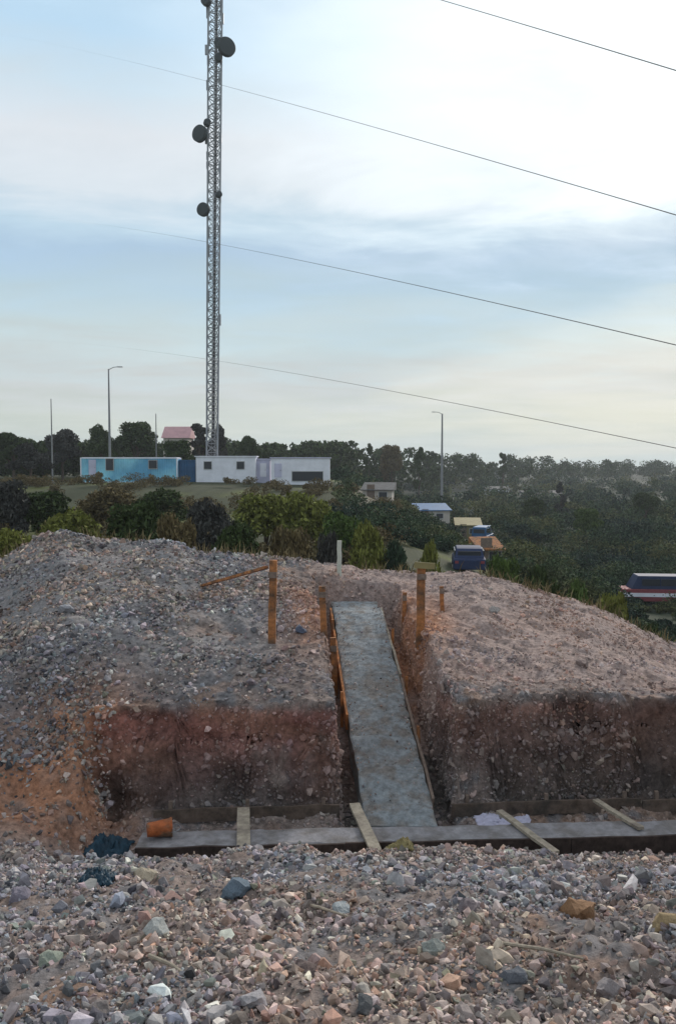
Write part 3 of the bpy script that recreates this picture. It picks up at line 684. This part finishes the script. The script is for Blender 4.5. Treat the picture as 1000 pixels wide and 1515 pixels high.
# ------------------------------------------------------------------ mast
YM = 105; base = at(314, 660, YM); zb = H(base.x, YM); top = at(320, -60, YM); HT = top.z - zb; lean = top.x - base.x
root = empty('lattice_mast', (base.x, YM, zb)); tag(root, 'tall grey lattice radio mast rising above the cabins with dark dishes', 'radio mast')
def mc(z): return Vector((lean * z / HT, 0, z))
def mr(z): return .80 + .22 * z / HT
cs = [Vector((math.cos(t), math.sin(t), 0)) for t in (math.radians(-30), math.radians(210), math.radians(90))]
for c in cs: MB().tube([mc(z) + c * mr(z) for z in np.linspace(0, HT, 12)], .12, 8).build('leg', M['steel'], root)
mb = MB(); z = .3; k = 0
while z < HT - 1.2:
    for i in range(3):
        a, b = cs[i], cs[(i + 1) % 3]; z1 = z + 1.15
        mb.tube([mc(z) + a * mr(z), mc(z) + b * mr(z)], .05, 5); mb.tube([mc(z) + a * mr(z), mc(z1) + b * mr(z1)], .05, 5); mb.tube([mc(z) + b * mr(z), mc(z1) + a * mr(z1)], .05, 5)
    z += 1.15
mb.build('bracing', M['steel'], root)
mb = MB()
for dx in (-.2, .2): mb.tube([mc(0) + Vector((dx, .25, 0)), mc(HT) + Vector((dx, .25, 0))], .03, 5)
for zz in np.arange(.5, HT, .5): mb.bar(mc(zz) + Vector((-.2, .25, 0)), mc(zz) + Vector((.2, .25, 0)), .04, .04)
mb.build('cable_ladder', M['steel'], root)
mb = MB()
for dx in (-.12, -.06, 0, .06, .12): mb.tube([mc(0) + Vector((dx, .33, 0)), mc(HT * .93) + Vector((dx, .33, 0))], .028, 5)
mb.build('feeder_cables', M['rubber'], root)
def zpx(py): return at(316, py, YM).z - zb
def dish(px, py, dia, az):
    z = zpx(py); X = at(px, py, YM).x - base.x; side = 1 if X > mc(z).x else -1
    c = Vector((X, -.9, z)); d = Vector((math.sin(az), -math.cos(az), 0)); R_ = dia / 2
    mb = MB(); n = 28; pr = [(-.55, .12), (-.5, .3 * R_ * 2), (-.3, .8 * R_), (-.05, R_), (.42, R_), (.5, R_ * .93), (.56, .5 * R_), (.58, 0.02)]
    mb.tube([c + d * a for a, _ in pr], [b for _, b in pr], n); dd = mb.build('dish_antenna', M['darkdish'], root)
    m2 = MB(); m2.tube([mc(z) + Vector((side * .8, 0, -.7)), mc(z) + Vector((side * .8, 0, .7))], .07, 8); 
    for q in (-.4, .4): m2.tube([mc(z) + Vector((side * .8, 0, q)), c - d * .45 + Vector((0, 0, q * .3))], .05, 6)
    m2.build('bracket', M['steel'], dd)
dish(336, 76, 2.3, .5); dish(299, 203, 2.1, -.5); dish(304, 314, 1.7, -.4); dish(325, 92, 1.0, .2); dish(308, 187, .9, .3); dish(327, 70, 1.2, -.2); dish(308, 8, 1.3, -.3); dish(325, 292, .8, .4)
for (px, py, h_) in [(309, 92, 1.2), (308, 232, 1.0), (309, 262, 1.2), (309, 372, 1.0), (326, 474, 1.4), (308, 20, 1.5), (310, 64, 1.0), (328, 10, 1.6), (327, 150, 1.2), (312, 410, .8), (306, 205, 1.6), (308, 246, .9), (309, 344, 1.1), (327, 205, 1.3), (326, 250, 1.0), (308, 128, 1.2), (326, 118, 1.4), (325, 340, .9), (309, 440, .8), (306, 76, 1.2), (330, 30, 1.3)]:
    z = zpx(py); X = at(px, py, YM).x - base.x; a_ = MB().box((X, -.35, z), (.3, .22, h_)).build('panel_antenna', M['steel'], root)
    MB().tube([(X, -.2, z), mc(z) + Vector((0, .1, 0))], .045, 6).build('bracket', M['steel'], a_)
MB().box((lean * 0, 0, .1), (2.6, 2.6, .6)).build('plinth', M['wetcon'], root)

# ------------------------------------------------------------------ poles
def pole(px, pyt, Y, r0, lab, arms):
    t = at(px, pyt, Y); zb = H(t.x, Y); h = t.z - zb; r = empty('lamp_pole' if arms else 'thin_pole', (t.x, Y, zb)); tag(r, lab, 'pole')
    MB().tube([(0, 0, -.3), (0, 0, h * .5), (0, 0, h)], [r0 * 1.3, r0, r0 * .6], 10).build('shaft', M['grey'], r)
    for s in arms:
        a_ = MB().tube([(0, 0, h - .1), (s * .7, 0, h + .25), (s * 1.3, 0, h + .3)], .05, 6).build('arm', M['grey'], r)
        MB().box((s * 1.6, 0, h + .3), (.7, .3, .14)).build('lamp_head', M['lamp'], a_)
    MB().box((0, 0, .05), (r0 * 4, r0 * 4, .12)).build('base_plate', M['grey'], r)
pole(161, 546, 112, .15, 'tall thin lighting pole left of the mast', (1,))
pole(654, 612, 150, .22, 'short lighting pole above the skyline trees at right of centre', (-1,))
pole(76, 590, 118, .1, 'faint thin pole near the left edge', ())
pole(231, 612, 125, .1, 'short thin pole left of the pink roof', ())

# ------------------------------------------------------------------ overhead wires
def wire(pts, rad, lab):
    # pts: (px, py, Y)
    ps = [at(*p) for p in pts]; n = 60; out = []
    ts = np.linspace(0, 1, len(ps)); q = np.linspace(0, 1, n)
    co = [np.polyfit([p[1] for p in pts], [getattr(v, ax) for v in ps], min(2, len(ps) - 1)) for ax in ('x', 'z')]
    Ys = np.linspace(pts[0][2], pts[-1][2], n)
    for y in Ys: out.append((float(np.polyval(np.polyfit([p[2] for p in pts], [v.x for v in ps], 2), y)), y, float(np.polyval(np.polyfit([p[2] for p in pts], [v.z for v in ps], 2), y))))
    tag(MB().tube(out, [rad * (.12 + .88 * max(0, 1 - (p[1] - Ys[-1]) / 60)) for p in out], 6).build('overhead_wire', M['wire']), lab, 'wire', 'overhead wires')
def wpts(a, b, c, Ya, Yc):
    # straight in plan: depth from 1/Y linear in px
    ia, ic = 1 / Ya, 1 / Yc; t = (b[0] - a[0]) / (c[0] - a[0]); return [(*a, Ya), (*b, 1 / (ia + (ic - ia) * t)), (*c, Yc)]
wire(wpts((-120, -170), (700, 14), (1090, 132), 190, 32), .024, 'topmost overhead wire crossing the upper right corner of the sky')
wire(wpts((-120, 40), (560, 190), (1090, 345), 190, 32), .024, 'second overhead wire crossing the bright part of the sky')
wire(wpts((-120, 330), (740, 450), (1090, 532), 190, 32), .024, 'third overhead wire crossing the blue grey cloud band')
wire(wpts((-120, 520), (700, 602), (1090, 682), 190, 34), .02, 'lowest overhead wire just above the skyline')

# ------------------------------------------------------------------ vehicles
def car(px, pyb, rz, body, lab, cat, name='parked_car', van=False, L_=4.3, W=1.75, Hh=1.45, stripe=None, upper=None, Y=None):
    if Y is None: p = hit(px, pyb, 22)
    else: X = at(px, pyb, Y).x; p = Vector((X, Y, H(X, Y)))
    r = empty(name, (p.x, p.y, p.z), rz); tag(r, lab, cat); h = Hh
    if van: lo = [(-L_/2, .3), (-L_/2, h * .55), (L_/2 - .1, h * .55), (L_/2, h * .42), (L_/2, .3)]; hi = [(-L_/2 + .02, h * .55), (-L_/2 + .08, h), (L_/2 - 1.3, h), (L_/2 - .75, h * .55)]
    else: lo = [(-L_/2, .3), (-L_/2, h * .6), (-L_/2 + .3, h * .64), (L_/2 - 1.2, h * .64), (L_/2 - .1, h * .52), (L_/2, .3)]; hi = [(-L_/2 + .25, h * .64), (-L_/2 + .75, h * .97), (-L_/2 + 1.2, h), (.5, h * .98), (L_/2 - 1.25, h * .64)]
    MB().prism(lo, -W/2, W/2).build('body', body, r, bevel=.06)
    n = len(hi); vs = [(a, -W/2 + .06 + .12 * (b > h * .9), b - .002) for a, b in hi] + [(a, W/2 - .06 - .12 * (b > h * .9), b - .002) for a, b in hi]
    MB().add(vs, [tuple(range(n)), tuple(range(2 * n - 1, n - 1, -1))] + [(j, n + j, n + (j + 1) % n, (j + 1) % n) for j in range(n)]).build('cab', upper or body, r, bevel=.03)
    for s in (-1, 1):
        x0, x1 = (-L_/2 + .5, L_/2 - 1.5)
        yy = s * (W / 2 - .085)
        f0, f1 = h * .67, h * .9
        k = 3 if van else 2
        for j in range(k):
            a = x0 + (x1 - x0) * j / k + .05; b = x0 + (x1 - x0) * (j + 1) / k - .05
            MB().box(((a + b) / 2, yy, (f0 + f1) / 2), (b - a, .06, f1 - f0)).build('side_window', M['glass'], r)
    MB().box((-L_/2 + (.04 if van else .42), 0, h * .79), (.08, W * .72, h * .2)).build('rear_window', M['glass'], r)
    MB().bar((L_/2 - (1.0 if van else 1.0), 0, h * .68), (L_/2 - (1.28 if van else 1.5) + (.0), 0, h * .93), W * .78, .05, up=Vector((1, 0, 0))).build('windscreen', M['glass'], r)
    for sx in (-.31, .31):
        for s in (-1, 1):
            w_ = MB().tube([(sx * L_, s * (W/2 - .12), .32), (sx * L_, s * (W/2 + .03), .32)], .32, 20).build('wheel', M['rubber'], r)
            MB().tube([(sx * L_, s * (W/2 + .02), .32), (sx * L_, s * (W/2 + .045), .32)], .19, 16).build('rim', M['lamp'], w_)
    for s in (-1, 1): MB().box((-L_/2 - .01, s * W * .4, h * .5), (.05, .2, .14)).build('tail_light', M['red'], r); MB().box((L_/2 + .0, s * W * .36, h * .42), (.06, .3, .14)).build('headlight', M['lamp'], r)
    if stripe:
        for s in (-1, 1): MB().box((0, s * (W/2 + .012), h * .36), (L_ * .96, .03, h * .13)).build('stripe', stripe, r)
    return r
car(692, 848, 1.45, M['navy'], 'navy blue car seen from behind below the mound crest', 'car', Y=46)
car(975, 905, math.pi - .1, M['red'], 'red and navy minibus with a white stripe at the right edge', 'minibus', 'minibus', True, 6.4, 2.0, 2.3, M['white'], M['navy'], Y=63.5)
car(714, 776, 1.2, M['bblue'], 'bright blue van on the slope between the scrub and the ochre shed', 'van', 'parked_van', True, 5.2, 2.0, 2.5, None, None, Y=105)
def shed(px, py, Y, W, h, wm, rm, lab, ang=0, D=3.5):
    h *= .8
    X = at(px, py, Y).x; r = empty('shed', (X, Y, H(X, Y)), ang); tag(r, lab, 'shed')
    MB().box((0, 0, h / 2), (W, D, h)).build('wall', wm, r)
    MB().prism([(-D/2 - .3, h + .01), (D/2 + .3, h + .01), (D/2 + .3, h + .9), (-D/2 - .3, h + .12)], -W/2 - .25, W/2 + .25, 'x').build('roof', rm, r)
    MB().box((-W * .22, -D/2 - .03, 1.0), (.9, .06, 2.0)).build('door', M['oldboard'], r)
    f_ = MB().box((W * .2, -D/2 - .03, h * .6), (1.1, .06, .8)).build('window', M['lamp'], r); MB().box((W * .2, -D/2 - .07, h * .6), (.95, .03, .65)).build('pane', M['glass'], f_)
shed(636, 745, 112, 4.8, 2.2, M['cream'], M['bblue'], 'shed with a bright blue roof beyond the bushes', .1)
shed(692, 750, 110, 3.2, 2.2, M['yellow'], M['yellow'], 'small ochre shed beside the blue van', -.1)
shed(720, 806, 62, 1.7, 1.3, M['oldboard'], M['rustwood'], 'low rust orange hut behind the navy car', .2, 1.6)
shed(560, 742, 96, 3.4, 1.6, M['cream'], M['greyroof'], 'low pale shed with a grey roof left of the blue roofed shed', -.15)
shed(800, 712, 240, 11, 3, M['cream'], M['greyroof'], 'long pale shed far out on the plain', .05, 5)
shed(735, 705, 260, 9, 3, M['white'], M['greyroof'], 'white walled shed far out on the plain', -.1, 5)
# dirt track
# ------------------------------------------------------------------ haze
mb = MB(); mb.box((0, 1350, 16), (5800, 2800, 96)); hz = mb.build('haze', bpy.data.materials.new('haze')); tag(hz, 'thin pale evening haze over the whole plain', 'haze', kind='stuff')
hm = hz.data.materials[0]; hm.use_nodes = True; nt = hm.node_tree; nt.nodes.clear()
ou = nt.nodes.new('ShaderNodeOutputMaterial'); pv = nt.nodes.new('ShaderNodeVolumePrincipled'); pv.inputs['Color'].default_value = (.8, .86, .93, 1); pv.inputs['Density'].default_value = .0003; pv.inputs['Anisotropy'].default_value = .3
nt.links.new(pv.outputs[0], ou.inputs['Volume'])

# ------------------------------------------------------------------ sky and sun
SUN_EL, SUN_AZ = math.radians(24), math.radians(24)          # azimuth measured from +Y towards +X
sun = bpy.data.lights.new('sun', 'SUN'); sun.energy = 2.0; sun.angle = math.radians(11); sun.color = (1, .91, .82)
so = bpy.data.objects.new('sun', sun); link(so)
sd = Vector((math.sin(SUN_AZ) * math.cos(SUN_EL), math.cos(SUN_AZ) * math.cos(SUN_EL), math.sin(SUN_EL)))
so.rotation_euler = sd.to_track_quat('Z', 'Y').to_euler(); so.location = sd * 30
w = bpy.data.worlds.new('World'); sc.world = w; w.use_nodes = True; nt = w.node_tree; N = nt.nodes; L = nt.links
bgn = N['Background']; bgn.inputs['Strength'].default_value = .1
sky = N.new('ShaderNodeTexSky'); sky.sky_type = 'NISHITA'; sky.sun_disc = False; sky.sun_elevation = SUN_EL; sky.sun_rotation = SUN_AZ; sky.air_density = 1.2; sky.dust_density = 2
tc = N.new('ShaderNodeTexCoord')
def math_(op, a=None, b=None, c=None, clamp=False):
    n = N.new('ShaderNodeMath'); n.operation = op; n.use_clamp = clamp
    for i, v in enumerate((a, b, c)):
        if v is None: continue
        if isinstance(v, (int, float)): n.inputs[i].default_value = v
        else: L.new(v, n.inputs[i])
    return n.outputs[0]
sep = N.new('ShaderNodeSeparateXYZ'); L.new(tc.outputs['Generated'], sep.inputs[0]); sx, sy, sz_ = sep.outputs
zz = math_('ADD', math_('MAXIMUM', sz_, 0), .09)
comb = N.new('ShaderNodeCombineXYZ'); L.new(math_('DIVIDE', sx, zz), comb.inputs[0]); L.new(math_('DIVIDE', sy, zz), comb.inputs[1])
def wn(scale, detail, rough, vec, loc=(0, 0, 0), scl=(1, 1, 1)):
    mp = N.new('ShaderNodeMapping'); mp.inputs['Location'].default_value = loc; mp.inputs['Scale'].default_value = scl; L.new(vec, mp.inputs[0])
    n = N.new('ShaderNodeTexNoise'); n.inputs['Scale'].default_value = scale; n.inputs['Detail'].default_value = detail; n.inputs['Roughness'].default_value = rough; n.inputs['Distortion'].default_value = .4
    L.new(mp.outputs[0], n.inputs['Vector']); return n.outputs['Fac']
n1 = wn(1.5, 9, .6, comb.outputs[0], (3.1, 1.7, 0), (.8, 1.3, 1)); n2 = wn(.45, 5, .5, comb.outputs[0], (7.7, 2.2, 1))
def mr_(v, a, b, c=0, d=1, smooth=True):
    n = N.new('ShaderNodeMapRange'); n.interpolation_type = 'SMOOTHSTEP' if smooth else 'LINEAR'
    n.inputs[1].default_value = a; n.inputs[2].default_value = b; n.inputs[3].default_value = c; n.inputs[4].default_value = d; L.new(v, n.inputs[0]); return n.outputs[0]
# cloud layers by height, edges broken up by noise
el = math_('ADD', sz_, math_('MULTIPLY', math_('SUBTRACT', n1, .5), .12))
el = math_('ADD', el, math_('MULTIPLY', math_('SUBTRACT', n2, .5), .08))
cr = N.new('ShaderNodeValToRGB'); L.new(el, cr.inputs[0]); e = cr.color_ramp
stops = [(0.0, (.47, .54, .49)), (.05, (.49, .54, .50)), (.10, (.49, .525, .525)), (.15, (.44, .54, .57)), (.20, (.38, .51, .595)), (.245, (.325, .455, .59)), (.275, (.40, .53, .63)), (.305, (.56, .62, .67)), (.35, (.60, .64, .68)), (.40, (.49, .60, .68)), (.46, (.39, .55, .69)), (.53, (.43, .57, .69)), (.65, (.47, .50, .53)), (1, (.46, .47, .50))]
while len(e.elements) > 1: e.elements.remove(e.elements[-1])
e.elements[0].position = 0; e.elements[0].color = (*stops[0][1], 1)
for p_, c_ in stops[1:]: k = e.elements.new(p_); k.color = (*c_, 1)
sc10 = N.new('ShaderNodeVectorMath'); sc10.operation = 'SCALE'; L.new(cr.outputs[0], sc10.inputs[0]); L.new(mr_(n1, .25, .75, 8.3, 9.9, False), sc10.inputs['Scale'])
# glow of the hidden sun through thin cloud
dv = N.new('ShaderNodeVectorMath'); dv.operation = 'DOT_PRODUCT'; nv = N.new('ShaderNodeVectorMath'); nv.operation = 'NORMALIZE'; L.new(tc.outputs['Generated'], nv.inputs[0]); L.new(nv.outputs[0], dv.inputs[0]); dv.inputs[1].default_value = sd
gl = math_('MULTIPLY', mr_(dv.outputs['Value'], .80, 1.02), mr_(math_('ADD', el, math_('MULTIPLY', math_('SUBTRACT', n1, .5), .12)), .20, .36))
gl = math_('MULTIPLY', gl, mr_(n1, .25, .7, .6, 1.1))
mx = N.new('ShaderNodeMix'); mx.data_type = 'RGBA'; L.new(gl, mx.inputs[0]); L.new(sc10.outputs[0], mx.inputs[6]); mx.inputs[7].default_value = (7.2, 7.95, 8.4, 1)
# let a little clear sky through
thin = mr_(n2, .38, .62, .05, .0)
m2 = N.new('ShaderNodeMix'); m2.data_type = 'RGBA'; L.new(thin, m2.inputs[0]); L.new(mx.outputs[2], m2.inputs[6]); L.new(sky.outputs[0], m2.inputs[7])
L.new(m2.outputs[2], bgn.inputs['Color'])

# ------------------------------------------------------------------ camera
cam = bpy.data.cameras.new('camera'); co = bpy.data.objects.new('camera', cam); link(co); co.location = (0, 0, 0)
co.rotation_euler = (math.pi / 2 - PITCH, 0, 0); cam.sensor_fit = 'VERTICAL'; cam.sensor_height = 36; cam.lens = F / 1515 * 36; cam.clip_end = 8000; cam.clip_start = .05
sc.camera = co
sc.view_settings.view_transform = 'Standard'; sc.view_settings.look = 'None'; sc.view_settings.exposure = .5; sc.view_settings.gamma = 1
